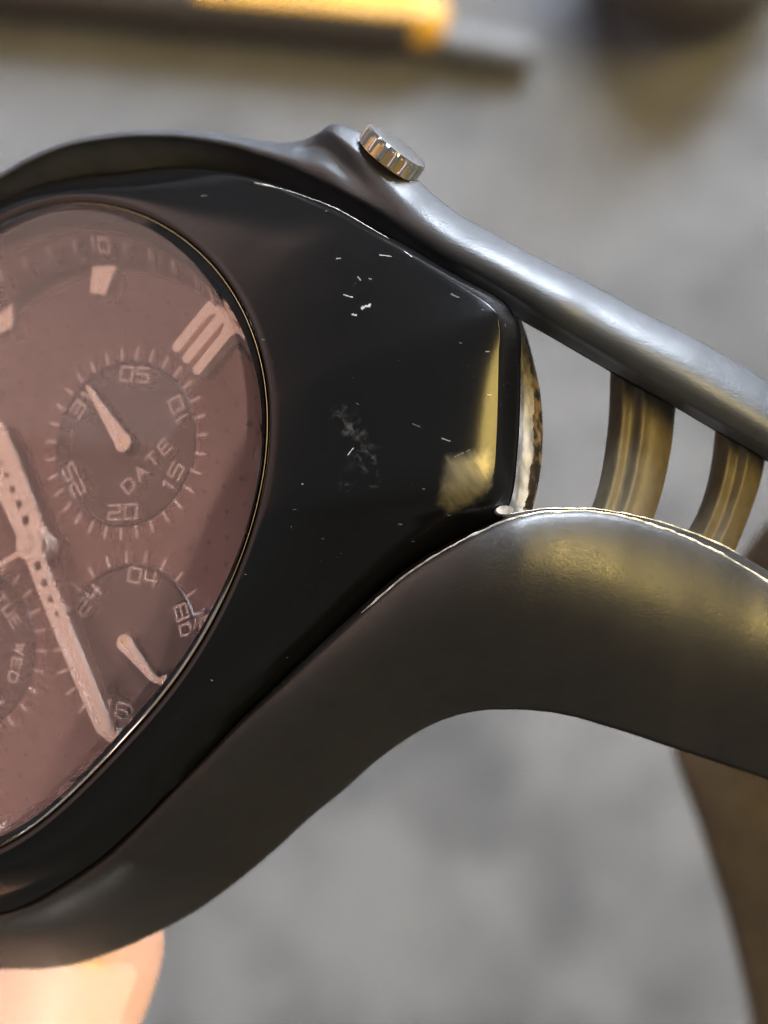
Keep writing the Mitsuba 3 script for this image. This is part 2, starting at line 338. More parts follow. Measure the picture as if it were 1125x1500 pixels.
def plate_color(p, n, uv):
    m = dr.maximum(seg_mask(p), 0.35 * dust_mask(p))
    c = mix([0.0032, 0.0032, 0.0034], [0.05, 0.048, 0.045], 0.55 * smudge_mask(p))
    c = mix(c, [0.50, 0.43, 0.25], glint_metal(p, n, uv))
    return mix(c, [0.45, 0.44, 0.42], m)
def plate_rough(p, n, uv):
    return 0.17 + 0.26 * dr.maximum(seg_mask(p), smudge_mask(p)) + 0.12 * glint_mask(p) + 0.05 * fbm(p.x * 400, p.y * 400, p.z * 400, 2)
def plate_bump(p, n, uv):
    return glint_mask(p) * (noise(p.x * 3600 + p.y * 1500, p.y * 1300, p.z * 1500) + 0.35 * noise(p.x * 9000, p.y * 4000, p.z * 4000))
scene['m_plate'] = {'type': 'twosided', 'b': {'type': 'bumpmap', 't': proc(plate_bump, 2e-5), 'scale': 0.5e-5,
    'b': {'type': 'principled', 'base_color': proc(plate_color), 'roughness': proc(plate_rough), 'specular': 0.42, 'metallic': proc(glint_metal)}}}
labels['watch'] = {'label': 'scratched black wristwatch with brown dial and open bangle strap, held over the table', 'category': 'watch'}
put('watch__case_front', plate, 'm_plate', smooth=40, label='glossy black case front with white scratches and a golden glint painted on its chipped corner')

# mid-case under the plate and inside the two rails: fills the dark gaps
mid = []
xs = np.array([onplane(760, y, -8)[0] for y in (480,)])
for dr_, dw in ((-1.5, -2.0), (0.9, -2.4), (1.1, -3.0), (0.9, -5.0), (-2.0, -6.0)):
    q = L((r2 - 0.4 + dr_ * 0) * np.cos(sh), (r2 - 0.4) * np.sin(sh), w2 + dw)
    px = 562.5 + q[:, 0] / S * H / (H - q[:, 2])
    py = 750 - q[:, 1] / S * H / (H - q[:, 2])
    lug = np.clip((px - 640) / 60, 0, 1)
    low = np.clip((py - 1100) / 100, 0, 1)
    rr = r2 - 0.45 + (dr_ * (1 - lug) * (1 - low) if dr_ > 0 else dr_) + lug * 0.85 * dw
    mid.append(L(rr * np.cos(sh), rr * np.sin(sh), w2 + dw))
put('watch__case_body', loft(np.array(mid + mid[:1]), caps=False), 'm_black', smooth=40)
bk = [L((R + 0.2) * np.cos(sh), (R + 0.2) * np.sin(sh), -8.0 + 0 * sh), L(R * 0.93 * np.cos(sh), R * 0.93 * np.sin(sh), -9.5 + 0 * sh), L(0.4 * np.cos(sh), 0.4 * np.sin(sh), -11.0 + 0 * sh)]
put('watch__case_back', loft(np.array([L(0.4 * np.cos(sh), 0.4 * np.sin(sh), -6.2 + 0 * sh), L(R * np.cos(sh), R * np.sin(sh), -6.2 + 0 * sh)] + bk)), 'm_black', smooth=40)

# ------------------------------------------------------------------ crystal: a thick domed lens with a bevelled rim (its refraction bends the ends of the hands)
WD, WT, WB, BOT, BEV = 1.3, -0.28, -0.6, -2.0, 0.5
crv = []
for t in np.linspace(0.004, 1, 44):
    crv.append(((R - BEV) * t, WT + WD * (1 - t * t) + 0 * R))
for t in np.linspace(0, 1, 4)[1:]:
    crv.append((R - BEV + BEV * t, WT + (WB - WT) * t + 0 * R))
crv += [(R, -1.3 + 0 * R), (R, BOT + 0.02 + 0 * R), (R - 0.02, BOT + 0 * R)]
for t in np.linspace(1, 0.004, 12)[1:]:
    crv.append(((R - 0.02) * t, BOT + 0 * R))
put('watch__crystal', loft(np.array([L(r * np.cos(sh), r * np.sin(sh), w) for r, w in crv])), 'm_crystal', smooth=24, label='clear domed crystal with a bevelled rim')
gk = [L((R + a) * np.cos(sh), (R + a) * np.sin(sh), b + 0 * sh) for a, b in ((0.02, -1.9), (0.02, -0.78), (0.035, -0.74), (0.06, -0.74), (0.075, -0.78), (0.075, -1.9))]
put('watch__gasket', loft(np.array(gk + gk[:1]), caps=False), 'm_gasket', smooth=40, label='thin golden ring round the crystal')

# ------------------------------------------------------------------ dial
D = -4.0
dial = [L(r * np.cos(sh), r * np.sin(sh), w + 0 * sh) for r, w in ((0.05 * R, D), (R - 1.0, D), (R - 0.4, D - 0.05), (R - 0.4, D - 0.6), (0.05 * R, D - 0.6))]
put('watch__dial', loft(np.array(dial + dial[:1]), caps=True), 'm_dial', smooth=30, label='brown dial with copper numerals and three small subdials')
deg = (np.degrees(sh) + 180) % 360 - 180
d_in = np.clip(2.0 + 0.036 * np.clip(deg, 0, 55), 1.9, 4.0)
d_in = np.where(np.abs(deg) > 60, np.interp(np.abs(deg), [60, 120, 180], [3.7, 3.0, 3.0]), d_in)
d_in = np.where(deg < 0, np.interp(deg, [-180, -120, -60, 0], [3.0, 1.9, 1.8, 2.0]), d_in)
d_in = np.convolve(np.r_[d_in[-12:], d_in, d_in[:12]], np.ones(25) / 25, 'valid')
chap = [(R - d_in, D - 0.05), (R - d_in, -3.45), (R - d_in + 0.08, -3.38), (R - 1.3, -2.35), (R - 1.25, -2.3), (R - 1.25, -3.9)]
chap = [L(r * np.cos(sh), r * np.sin(sh), w + 0 * sh) for r, w in chap]
put('watch__dial__chapter_ring', loft(np.array(chap + chap[:1]), caps=False), 'm_dial', smooth=30)
hw = [(R - 1.24, D - 0.8), (R - 1.24, -2.28), (R - 1.15, -2.08), (R - 0.9, -2.04), (R + 0.12, -2.04), (R + 0.12, D - 0.8)]
put('watch__dial__holder_ring', loft(np.array([L(r * np.cos(sh), r * np.sin(sh), w + 0 * sh) for r, w in hw + hw[:1]]), caps=False), 'm_holder', smooth=30)

# stroke lettering in a wide, square, round-cornered hand
GL = {'0': [[(0, 0), (1, 0), (1, 1), (0, 1), (0, 0)]], '1': [[(0.55, 0), (0.55, 1), (0.3, 0.85)]], '2': [[(0, 1), (1, 1), (1, 0.5), (0, 0.5), (0, 0), (1, 0)]], '3': [[(0, 1), (1, 1), (1, 0), (0, 0)], [(0.1, 0.5), (1, 0.5)]],
      '4': [[(0, 1), (0, 0.4), (1, 0.4)], [(0.8, 1), (0.8, 0)]], '5': [[(1, 1), (0, 1), (0, 0.55), (1, 0.55), (1, 0), (0, 0)]], '6': [[(1, 1), (0, 1), (0, 0), (1, 0), (1, 0.55), (0, 0.55)]], '8': [[(0, 0), (1, 0), (1, 1), (0, 1), (0, 0)], [(0, 0.5), (1, 0.5)]],
      'A': [[(0, 0), (0.5, 1), (1, 0)], [(0.22, 0.36), (0.78, 0.36)]], 'D': [[(0, 0), (0.75, 0), (1, 0.25), (1, 0.75), (0.75, 1), (0, 1), (0, 0)]], 'E': [[(1, 1), (0, 1), (0, 0), (1, 0)], [(0, 0.5), (0.85, 0.5)]], 'F': [[(1, 1), (0, 1), (0, 0)], [(0, 0.5), (0.85, 0.5)]],
      'H': [[(0, 0), (0, 1)], [(1, 0), (1, 1)], [(0, 0.5), (1, 0.5)]], 'I': [[(0.5, 0), (0.5, 1)]], 'M': [[(0, 0), (0, 1), (0.5, 0.4), (1, 1), (1, 0)]], 'N': [[(0, 0), (0, 1), (1, 0), (1, 1)]], 'O': [[(0, 0), (1, 0), (1, 1), (0, 1), (0, 0)]],
      'R': [[(0, 0), (0, 1), (1, 1), (1, 0.45), (0, 0.45)], [(0.5, 0.45), (1, 0)]], 'S': [[(1, 1), (0, 1), (0, 0.55), (1, 0.55), (1, 0), (0, 0)]], 'T': [[(0, 1), (1, 1)], [(0.5, 1), (0.5, 0)]], 'U': [[(0, 1), (0, 0), (1, 0), (1, 1)]], 'W': [[(0, 1), (0.25, 0), (0.5, 0.8), (0.75, 0), (1, 1)]]}
def lettering(text, h, wide, stroke, gap):
    out, x = [], 0.0
    for ch in text:
        ww = wide * (0.45 if ch in '1I' else 1.0)
        off = wide * 0.28 if ch in '1I' else 0
        for line in GL[ch]:
            out.append(sg.LineString([(x - off + a * wide, b * h) for a, b in line]).buffer(stroke / 2, quad_segs=3))
        x += ww + gap
    s = ops.unary_union(out)
    x0, y0, x1, y1 = s.bounds
    return affinity.translate(s, -(x0 + x1) / 2, -(y0 + y1) / 2)
def printed(key, shape, u, v, angle, w, m='m_print', t=0.03):
    q = affinity.translate(affinity.rotate(shape, angle, origin=(0, 0)), u, v)
    return put(key, local(poly_mesh(q, w, w + t)), m, smooth=False)
def bar(x0, x1, wd):
    return sg.LineString([(x0, 0), (x1, 0)]).buffer(wd / 2, quad_segs=4)
def radial(key, base, cu, cv, ang, r, w, m='m_print', t=0.03):
    q = affinity.translate(affinity.rotate(affinity.translate(base, r, 0), ang, origin=(0, 0)), cu, cv)
    return put(key, local(poly_mesh(q, w, w + t)), m, smooth=False)

def subdial(cu, cv, rr):
    d = [L(cu + r * np.cos(TH), cv + r * np.sin(TH), w + 0 * TH) for r, w in ((0.02, D + 0.015), (rr - 0.12, D + 0.015), (rr - 0.02, D + 0.09), (rr + 0.06, D + 0.09), (rr + 0.12, D + 0.01))]
    return put('watch__dial__subdial', loft(np.array(d), caps=False), 'm_subdial', smooth=30)
S3, S6, S9 = (7.1, 0.2), (0.0, -7.35), (-7.2, 0.0)
subdial(*S3, 4.25); subdial(*S6, 4.0); subdial(*S9, 4.25)
tick = bar(-0.27, 0.27, 0.15)
for k in range(31):
    radial('watch__dial__tick', tick, *S3, 95 - k * 360 / 31, 4.72, D + 0.01)
for k in range(24):
    radial('watch__dial__tick', tick, *S6, 92 + k * 15, 4.42, D + 0.012)
for k in range(28):
    radial('watch__dial__tick', tick, *S9, 3 + k * 360 / 28, 4.75, D + 0.014)
def arced(key, text, cu, cv, ang, r, h=0.72, wide=0.72):
    up = 90 if math.sin(math.radians(ang)) > 0.15 else -90
    rot = ang - up
    printed(key, lettering(text, h, wide, 0.115, 0.3), cu + r * math.cos(math.radians(ang)), cv + r * math.sin(math.radians(ang)), rot, D + 0.02)
for text, ang in (('31', 97), ('05', 36), ('10', -21), ('15', -78), ('20', -136), ('25', 164)):
    arced('watch__dial__numeral', text, *S3, ang, 3.6)
for text, ang in (('24', 92), ('04', 31), ('08', -29), ('12', -89), ('16', -149), ('20', 152)):
    arced('watch__dial__numeral', text, *S6, ang, 3.45)
printed('watch__dial__lettering', lettering('DATE', 0.66, 0.62, 0.115, 0.34), 7.15, -1.72, -5, D + 0.02)
for k, text in enumerate(('SUN', 'MON', 'TUE', 'WED', 'THU', 'FRI', 'SAT')):
    ang = 92 - k * 360 / 7 + 2
    q = S9[0] + 3.25 * math.cos(math.radians(ang)), S9[1] + 3.25 * math.sin(math.radians(ang))
    printed('watch__dial__lettering', lettering(text, 0.55, 0.5, 0.11, 0.26), *q, ang - 90, D + 0.02)

# the big applied 3 at three o'clock, wedge-shaped hour marks
bars3 = [sg.LineString([(12.95, v), (15.75, v)]).buffer(0.29, quad_segs=5) for v in (0.95, 0.03, -0.89)]
spine = sg.LineString([(15.2, 0.95), (15.85, 0.70), (15.98, 0.25), (15.75, 0.03), (15.98, -0.2), (15.85, -0.66), (15.2, -0.89)]).buffer(0.29, quad_segs=5)
three = ops.unary_union(bars3 + [spine])
base = local(poly_mesh(three, D, -3.42))
put('watch__dial__hour_numeral', base, 'm_copper', smooth=False, label='large copper numeral three')
for hour in (1, 2, 4, 5, 7, 8, 10, 11, 12):
    ang = 90 - hour * 30
    rr = float(rim(math.radians(ang)))
    c = {2: (14.45, 32), 1: (13.1, 59)}.get(hour)
    if c is None:
        if hour in (4, 5, 7, 8):
            continue
        c = (rr - 3.9 - 0.75, ang)
    wedge = sg.Polygon([(-0.75, -0.46), (-0.75, 0.46), (0.75, 0.74), (0.75, -0.74)]).buffer(0.06)
    radial('watch__dial__hour_mark', wedge, 0, 0, c[1], c[0], D, 'm_copper', 0.3)
# chapter ring print
for k in range(60):
    ang = (30 + 6 * k + 1.5) % 360
    a = math.radians(ang)
    i = int(np.argmin(np.abs(((sh - a + math.pi) % (2 * math.pi)) - math.pi)))
    ra_, rb_ = R[i] - d_in[i] + 0.08, R[i] - 1.25
    if rb_ - ra_ < 0.5:
        continue
    wf = lambda r: -3.38 + (r - ra_) / (rb_ - ra_) * 1.03
    f = 0.52
    if k % 5 == 0:
        g_ = lettering({0: '10', 5: '05'}.get(k, '00') if k < 10 else str((60 - (k - 10)) % 60).zfill(2), 0.7, 0.7, 0.13, 0.25)
        g_ = affinity.rotate(g_, -90, origin=(0, 0))
    else:
        g_ = bar(-0.25, 0.25, 0.14)
    q = poly_mesh(g_, 0, 0.03)
    rc = ra_ + f * (rb_ - ra_)
    vv = np.asarray(q.vertices).copy()
    rad_ = rc + vv[:, 0]
    uu, vv2 = rad_ * math.cos(a) - vv[:, 1] * math.sin(a), rad_ * math.sin(a) + vv[:, 1] * math.cos(a)
    q.vertices = np.stack([uu, vv2, wf(rad_) + vv[:, 2] + 0.012], 1)
    put('watch__dial__chapter_ring__numeral' if k % 5 == 0 else 'watch__dial__chapter_ring__tick', local(q), 'm_print', smooth=False)
# dimples pressed into the dial in rings: too small to pick apart
dim = []
for j, r_ in enumerate(np.arange(5.4, 15.6, 1.15)):
    n_ = int(2 * math.pi * r_ / 1.35)
    for i_ in range(n_):
        a = 2 * math.pi * (i_ + 0.5 * (j % 2)) / n_
        u, v = r_ * math.cos(a), r_ * math.sin(a)
        if r_ > float(rim(a)) - 2.6 or min(math.hypot(u - c[0], v - c[1]) for c in (S3, S6, S9)) < 5.3 or (u > 11.9 and abs(v) < 1.6) or math.hypot(u - 12.2, v - 7.7) < 1.1:
            continue
        dim.append(affinity.translate(sg.Point(0, 0).buffer(0.13, quad_segs=3), u, v))
put('watch__dial__dimples', local(poly_mesh(sg.MultiPolygon(dim), D, D + 0.006)), 'm_dimple', smooth=False, kind='stuff')

# hands
def hand(key, ang, shape, w, t, hub_u=0.0, hub_v=0.0, m='m_copper'):
    q = affinity.translate(affinity.rotate(shape, ang, origin=(0, 0)), hub_u, hub_v)
    return put(key, local(poly_mesh(q, w, w + t)), m, smooth=False)
def pin(key, u, v, r, w0, w1, m='m_steel'):
    c = trimesh.creation.cylinder(r, w1 - w0, sections=28); c.apply_translation([u, v, (w0 + w1) / 2])
    return put(key, local(c), m, smooth=40)
hour = sg.Polygon([(-0.7, -0.78), (-0.7, 0.78), (4.6, 1.02), (7.2, 0.98), (7.6, 0.0), (7.2, -0.98), (4.6, -1.02)]).union(sg.Point(0, 0).buffer(0.95))
for k, x in enumerate((1.55, 2.55, 3.5, 4.4, 5.2)):
    hour = hour.difference(sg.Point(x, 0).buffer(0.26 - 0.03 * k))
hand('watch__hand', 73.5, hour, -3.45, 0.22)
minute = sg.Polygon([(0, -0.56), (0, 0.56), (8.4, 0.53), (10.9, 0.46), (11.6, 0.0), (10.9, -0.46), (8.4, -0.53)]).union(sg.Point(0, 0).buffer(0.86))
for k, x in enumerate((1.32, 2.35, 3.32, 4.2)):
    minute = minute.difference(sg.Point(x, 0).buffer(0.27 - 0.035 * k))
minute = minute.difference(sg.Point(0, 0).buffer(0.4))
hand('watch__hand', -109.3, minute, -2.85, 0.14)
slot = sg.LineString([(5.1, 0), (10.3, 0)]).buffer(0.27, quad_segs=5)
low_m = minute.difference(slot)
hand('watch__hand__raised_edge', -109.3, low_m.intersection(sg.box(-1, -2, 12, 2)), -2.71, 0.05)
second = sg.Polygon([(-0.5, -0.2), (-0.5, 0.2), (0, 0.16), (9.5, 0.07), (9.5, -0.07), (0, -0.16)])
hand('watch__hand', 158, second, -3.1, 0.1)
pin('watch__hand_post', 0, 0, 0.36, -4.0, -2.62, 'm_copper')
pin('watch__hand_post', 0, 0, 0.75, -4.0, -3.0, 'm_copper')
small = sg.Polygon([(0, -0.44), (0, 0.44), (3.9, 0.1), (4.05, 0.0), (3.9, -0.1)]).union(sg.Point(0, 0).buffer(0.5))
small = small.difference(sg.Point(0, 0).buffer(0.2))
hand('watch__hand', 81.5, small, -3.68, 0.12, 7.22, 0.0)
hand('watch__hand', -93, affinity.scale(small, 0.86, 0.9, origin=(0, 0)), -3.68, 0.12, -0.02, -7.4)
pin('watch__hand_post', 7.22, 0.0, 0.21, -4.0, -3.62, 'm_brass'); pin('watch__hand_post', -0.02, -7.4, 0.19, -4.0, -3.62, 'm_brass')

# ------------------------------------------------------------------ upper rail of the bangle (starts as a thin hoop round the case, swells into the crown guard, then runs off as a strap rail)
#      O (outer silhouette)  L (lower lit edge)   I (foot of the inner wall)  z   fullness  hollow
RAIL = [(-150, 352, -150, 366, -150, 410, -9, .5, 0), (-60, 290, -60, 300, -60, 350, -7.5, .5, 0), (0, 254, 2, 262, 4, 318, -6, .5, 0), (50, 226, 53, 234, 56, 290, -4.4, .5, 0), (100, 207, 103, 215, 106, 275, -3.4, .5, 0), (150, 197, 153, 206, 156, 268, -2.7, .5, 0),
        (200, 191, 203, 202, 206, 266, -2.1, .55, 0), (250, 190, 253, 203, 256, 262, -1.7, .6, 0), (300, 193, 301, 209, 303, 264, -1.3, .65, 0), (350, 200, 346, 218, 346, 270, -.8, .7, 0), (385, 206, 376, 228, 374, 276, -.4, .8, 0), (415, 209, 405, 238, 401, 285, 0.0, .8, .05),
        (442, 205.5, 430, 249, 425, 296, .4, .8, .25), (467, 194, 455, 261, 450, 304, .9, .9, .5), (489, 181.5, 480, 274, 475, 314, 1.4, 1.0, .65), (520, 190, 506, 288, 500, 326, 1.9, 1.1, .5), (565, 226, 537, 304, 530, 342, 2.5, 1.3, .2), (612, 264, 575, 328, 570, 364, 3.2, 1.4, .1),
        (642, 291, 610, 353, 605, 388, 3.9, 1.4, 0), (680, 319, 650, 379, 645, 412, 4.4, 1.4, 0), (722, 342, 692, 402, 689, 435, 4.8, 1.4, 0), (770, 368, 742, 431, 742, 459, 5.0, 1.4, 0), (830, 398, 800, 470, 803, 492, 5.0, 1.5, 0), (880, 424, 850, 500, 853, 521, 4.7, 1.5, 0),
        (950, 462, 920, 543, 922, 561, 4.5, 1.6, 0), (1010, 491, 985, 582, 987, 596, 4.2, 1.6, 0), (1060, 520, 1045, 617, 1047, 631, 3.7, 1.6, 0), (1125, 560, 1118, 657, 1119, 673, 2.9, 1.6, 0), (1200, 607, 1195, 702, 1196, 722, 1.2, 1.6, 0), (1300, 690, 1290, 790, 1290, 815, -4, 1.6, 0), (1380, 800, 1350, 890, 1340, 905, -12, 1.6, 0)]
q = curve(RAIL, 190)
_st = np.linspace(0, len(RAIL) - 1, 190)
RK = np.interp(_st, [11, 12, 13, 14, 15, 16, 17, 18], [0.0, 0.0, 0.0, 0.13, 0.26, 0.36, 0.42, 0.45])
RA = np.interp(_st, [11, 12.3, 13, 14, 15, 16, 17, 18], [0.0, 0.25, 0.7, 0.85, 0.65, 0.3, 0.05, 0.0])
rows = []
for i, (ox, oy, lx, ly, ix, iy, z, full, hol) in enumerate(q):
    sec = []
    wid_ = math.hypot(ox - lx, oy - ly) * S
    drop = min(1.1 - 0.5 * min(hol, 1), 0.42 * wid_)
    full = min(full, 0.55 * wid_)
    a_ = np.linspace(0, 1, 40)
    for a in a_:
        px, py = ox + (lx - ox) * a, oy + (ly - oy) * a
        zz = z - drop * (1 - a) ** 1.5 + full * math.sin(math.pi * a) ** 0.8 * 0.72 - hol * math.exp(-((a - RK[i] - 0.36) / 0.19) ** 2)
        zz += RA[i] * (1.0 if a < RK[i] else math.exp(-((a - RK[i]) / 0.17) ** 1.4))
        zz -= 0.35 * max(0, (a - 0.93) / 0.07) ** 2
        sec.append(U(px, py, zz))
    lz = z - 0.35
    for t in (0.06, 0.3, 0.65, 1.0):
        sec.append(U(lx + (ix - lx) * t, ly + (iy - ly) * t, lz - 0.25 - 1.7 * t))
    ctr = U((ox + ix) / 2, (oy + iy) / 2, z - 6.2)
    ob = U(ox + (ix - ox) * 0.06, oy + (iy - oy) * 0.06, z - 4.6)
    sec.append(0.5 * ctr + 0.5 * sec[-1] + [0, 0, -0.6]); sec.append(ctr); sec.append(0.4 * ctr + 0.6 * ob + [0, 0, -0.5]); sec.append(ob)
    rows.append(sec)
put('watch__rail', loft(rows), 'm_coat_lit', smooth=50, label='slim rail, coloured grey as if lit, with the flared crown guard')

# ------------------------------------------------------------------ lower rail: a broad band under the case that rises in an S and runs off to the right
#       T (upper edge)  B (lower silhouette)  T2 (back of the upper edge)  zT  zB  bulge
LOW = [(-160, 1350, -130, 1395, -164, 1340, -7.5, -11, 1.2), (-70, 1346, -45, 1416, -74, 1336, -5.5, -9.5, 1.4), (0, 1338, 25, 1421.5, -4, 1328, -4, -8.5, 1.5), (50, 1320, 85, 1417, 46, 1310, -3, -7.5, 1.6), (100, 1290, 150, 1400, 96, 1280, -2, -6.6, 1.7), (150, 1255, 215, 1373, 146, 1245, -.9, -5.6, 1.8),
       (200, 1210, 285, 1336, 196, 1200, .1, -4.6, 1.8), (250, 1160, 345, 1293, 246, 1150, 1.1, -3.6, 1.9), (300, 1110, 402, 1246, 296, 1100, 2.0, -2.8, 2.0), (350, 1060, 455, 1197, 346, 1050, 2.9, -2, 2.0), (400, 1015, 503, 1158, 396, 1005, 3.7, -1.2, 2.1), (450, 970, 545, 1120, 446, 960, 4.5, -.4, 2.2),
       (500, 925, 586, 1089, 497, 915, 5.2, .4, 2.3), (550, 880, 620, 1068, 547, 870, 5.9, 1.2, 2.4), (600, 838, 653, 1053, 598, 829, 6.5, 1.9, 2.5), (650, 806.5, 688, 1043.5, 649, 798, 7.0, 2.4, 2.6), (700, 780, 722, 1039.5, 700, 772, 7.4, 2.8, 2.7), (750, 760, 758, 1039.5, 752, 752.5, 7.5, 3.0, 2.8), (800, 749.5, 798, 1042.5, 805, 745.5, 7.1, 3.0, 2.9),
       (850, 748.5, 840, 1050, 857, 745, 6.5, 2.8, 2.9), (900, 754, 885, 1063, 907, 751, 5.8, 2.5, 2.9), (950, 767, 932, 1077.5, 957, 762, 5.0, 2.0, 2.8), (1000, 784.5, 980, 1094, 1007, 778, 4.2, 1.4, 2.7), (1050, 808, 1030, 1110, 1058, 799, 3.4, .2, 2.6), (1100, 837, 1080, 1127, 1108, 826, 2.5, -.6, 2.5),
       (1150, 870, 1130, 1144, 1158, 858, 1.8, -1.6, 2.4), (1230, 935, 1205, 1180, 1237, 922, -2, -5, 2.2), (1310, 1010, 1280, 1230, 1318, 998, -7, -10, 2), (1370, 1090, 1340, 1290, 1378, 1080, -15, -18, 2)]
q = curve(LOW, 190)
rows, edge, edge2 = [], [], []
for i, (tx, ty, bx, by, t2x, t2y, zt, zb, bul) in enumerate(q):
    sec = []
    dz2 = 1.3
    p2, p1 = U(t2x, t2y, zt - dz2), U(tx, ty, zt)
    sec += [p2, p2 * 0.66 + p1 * 0.34 + [0, 0, .05], p2 * 0.3 + p1 * 0.7 + [0, 0, .05]]
    edge.append(p1); edge2.append(p2)
    for a in np.linspace(0, 1, 34):
        px, py = tx + (bx - tx) * a, ty + (by - ty) * a
        zz = zt + (zb - zt) * a ** 1.2 + 0.62 * bul * math.sin(math.pi * a ** 0.88)
        sec.append(U(px, py, zz))
    back = U(bx, by, zb - 1.6)
    sec += [back, U(bx + (tx - bx) * 0.35, by + (ty - by) * 0.35, min(zb, zt) - 3.4), U(bx + (t2x - bx) * 0.8, by + (t2y - by) * 0.8, min(zb, zt) - 3.4), U(t2x, t2y + 3, zt - 3.2)]
    rows.append(sec)
put('watch__rail', loft(rows), 'm_coat', smooth=50, label='broad dark lower rail with a bright worn edge')
def bead(path, i0, i1, r, key, m, seed, lift=0.02):
    rng = np.random.default_rng(seed)
    pts = np.array(path)[i0:i1]
    n = len(pts) * 4
    pts = np.stack([np.interp(np.linspace(0, len(pts) - 1, n), np.arange(len(pts)), pts[:, k]) for k in range(3)], 1)
    tang = np.gradient(pts, axis=0); tang /= np.linalg.norm(tang, axis=1, keepdims=True)
    zz = np.array([0, 0, 1.0]); side = np.cross(zz, tang); side /= np.linalg.norm(side, axis=1, keepdims=True); up = np.cross(tang, side)
    nn = meshkit.fbm(np.stack([np.arange(n) * 0.11, np.zeros(n), np.zeros(n) + seed], 1), 3)
    rad_ = r * (0.45 + 1.1 * nn)
    jit = (meshkit.noise(np.stack([np.arange(n) * 0.23, np.ones(n) * 3.3, np.zeros(n) + seed], 1)) - 0.5) * r * 0.8
    end = np.minimum(1, np.minimum(np.arange(n), np.arange(n)[::-1]) / 8.0)
    rad_ = rad_ * (0.15 + 0.85 * end)
    a = np.arange(8) / 8 * 2 * math.pi
    rows = [pts[i] + up[i] * lift + side[i] * jit[i] + rad_[i] * (np.cos(a)[:, None] * side[i] + 0.7 * np.sin(a)[:, None] * up[i]) for i in range(n)]
    return put(key, loft(rows), m, smooth=40)
k0 = 85
bead(edge, k0, 170, 0.062, 'watch__rail_001__worn_edge', 'm_burr', 1)
bead(edge2, 112, 160, 0.05, 'watch__rail_001__worn_edge', 'm_burr', 2)
# a curl of torn coating where rail and case meet
put('watch__rail_001__torn_coating', loft([[U(738 + 13 * math.cos(t) + 3 * c, 748 - 6.5 * math.sin(t) - 2 * c, 7.4 + 0.35 * c) for t in np.linspace(0, 2 * math.pi, 15)[:-1]] for c in (-0.6, 0.0, 0.5)]), 'm_burr', smooth=50)

# ------------------------------------------------------------------ cross bars between the rails
def crossbar(left, right, zt, zb, ridges, label):
    lq, rq = curve(left, 40), curve(right, 40)
    rows = []
    for i in range(40):
        t = i / 39
        zc = zt + (zb - zt) * t ** 0.9
        sec = []
        for s in np.linspace(0, 1, 44):
            p = lq[i] + (rq[i] - lq[i]) * s
            hgt = 0.85 * (1 - (2 * s - 1) ** 4) - 1.1 * max(0.0, s - 0.55)
            for c, wd, amp in ridges:
                hgt += amp * math.exp(-((s - c) / wd) ** 2)
            sec.append(U(*p, zc + hgt))
        sec.append(U(*(rq[i] + [0, 0]), zc - 1.5)); sec.append(U(*lq[i], zc - 1.5))
        rows.append(sec)
    return put('watch__crossbar', loft(rows), 'm_bar', smooth=40, label=label)
crossbar([(895, 520), (893.5, 560), (892, 605), (887, 655), (878.5, 705), (866, 746), (858, 768)], [(992, 575), (989, 605), (985, 645), (977, 690), (967, 730), (955, 765), (948, 785)], 0.8, 2.3, ((0.2, 0.07, .2), (0.52, 0.07, .22), (0.36, 0.07, -.14)), 'ribbed cross bar nearest the case')
crossbar([(1049, 605), (1047, 635), (1043, 672), (1035, 712), (1023, 748), (1008, 778), (1000, 796)], [(1124, 650), (1121, 672), (1114, 706), (1103, 740), (1090, 775), (1076, 808), (1068, 826)], -0.2, 0.5, ((0.3, 0.08, .2), (0.68, 0.08, .18), (0.5, 0.07, -.12)), 'ribbed cross bar farther along the strap')
crossbar([(1205, 690), (1200, 730), (1190, 790), (1170, 850), (1150, 880)], [(1270, 745), (1262, 780), (1250, 830), (1232, 890), (1215, 930)], -5.5, -2.0, ((0.3, 0.08, .2), (0.68, 0.08, .18)), 'ribbed cross bar third from the case')

# ------------------------------------------------------------------ scuffed metal end of the case in the first opening
arc = curve([(760, 462), (768, 480), (777, 510), (786, 548), (792.5, 585), (795, 625), (794.5, 660), (790, 700), (781, 742), (776, 760)], 90)
lft = curve([(748, 462), (750, 480), (752, 510), (753, 548), (753, 585), (752, 625), (750, 660), (748, 700), (744, 742), (742, 760)], 90)
nn = meshkit.fbm(np.stack([np.arange(90) * 0.35, np.zeros(90), np.zeros(90)], 1), 3)
frac = np.clip(np.interp(np.arange(90), [0, 12, 40, 89], [0.95, 0.85, 0.70, 0.66]) + (nn - 0.5) * 0.22, 0.4, 0.97)
zc = np.linspace(0.8, 4.4, 90)
rowsA, rowsB = [], []
for i in range(90):
    e = lft[i] + (arc[i] - lft[i]) * frac[i]
    rowsA.append([U(*lft[i], zc[i] + 0.3), U(*(lft[i] * 0.5 + e * 0.5), zc[i] + 0.45), U(*e, zc[i] + 0.15), U(*e, zc[i] - 1.6), U(*lft[i], zc[i] - 1.6)])
    f2 = arc[i]
    rowsB.append([U(*(e - [0.4, 0]), zc[i] + 0.12 + 0.25 * (nn[i] - .5)), U(*(e * 0.4 + f2 * 0.6), zc[i] - 0.15), U(*f2, zc[i] - 0.6), U(*f2, zc[i] - 2.2), U(*(e - [0.4, 0]), zc[i] - 2.0)])
put('watch__case_end', loft(rowsA), 'm_scuffed', smooth=40, label='scuffed grey metal case end')
put('watch__case_end__rim', loft(rowsB), 'm_corroded', smooth=40, label='flaking brown rim')

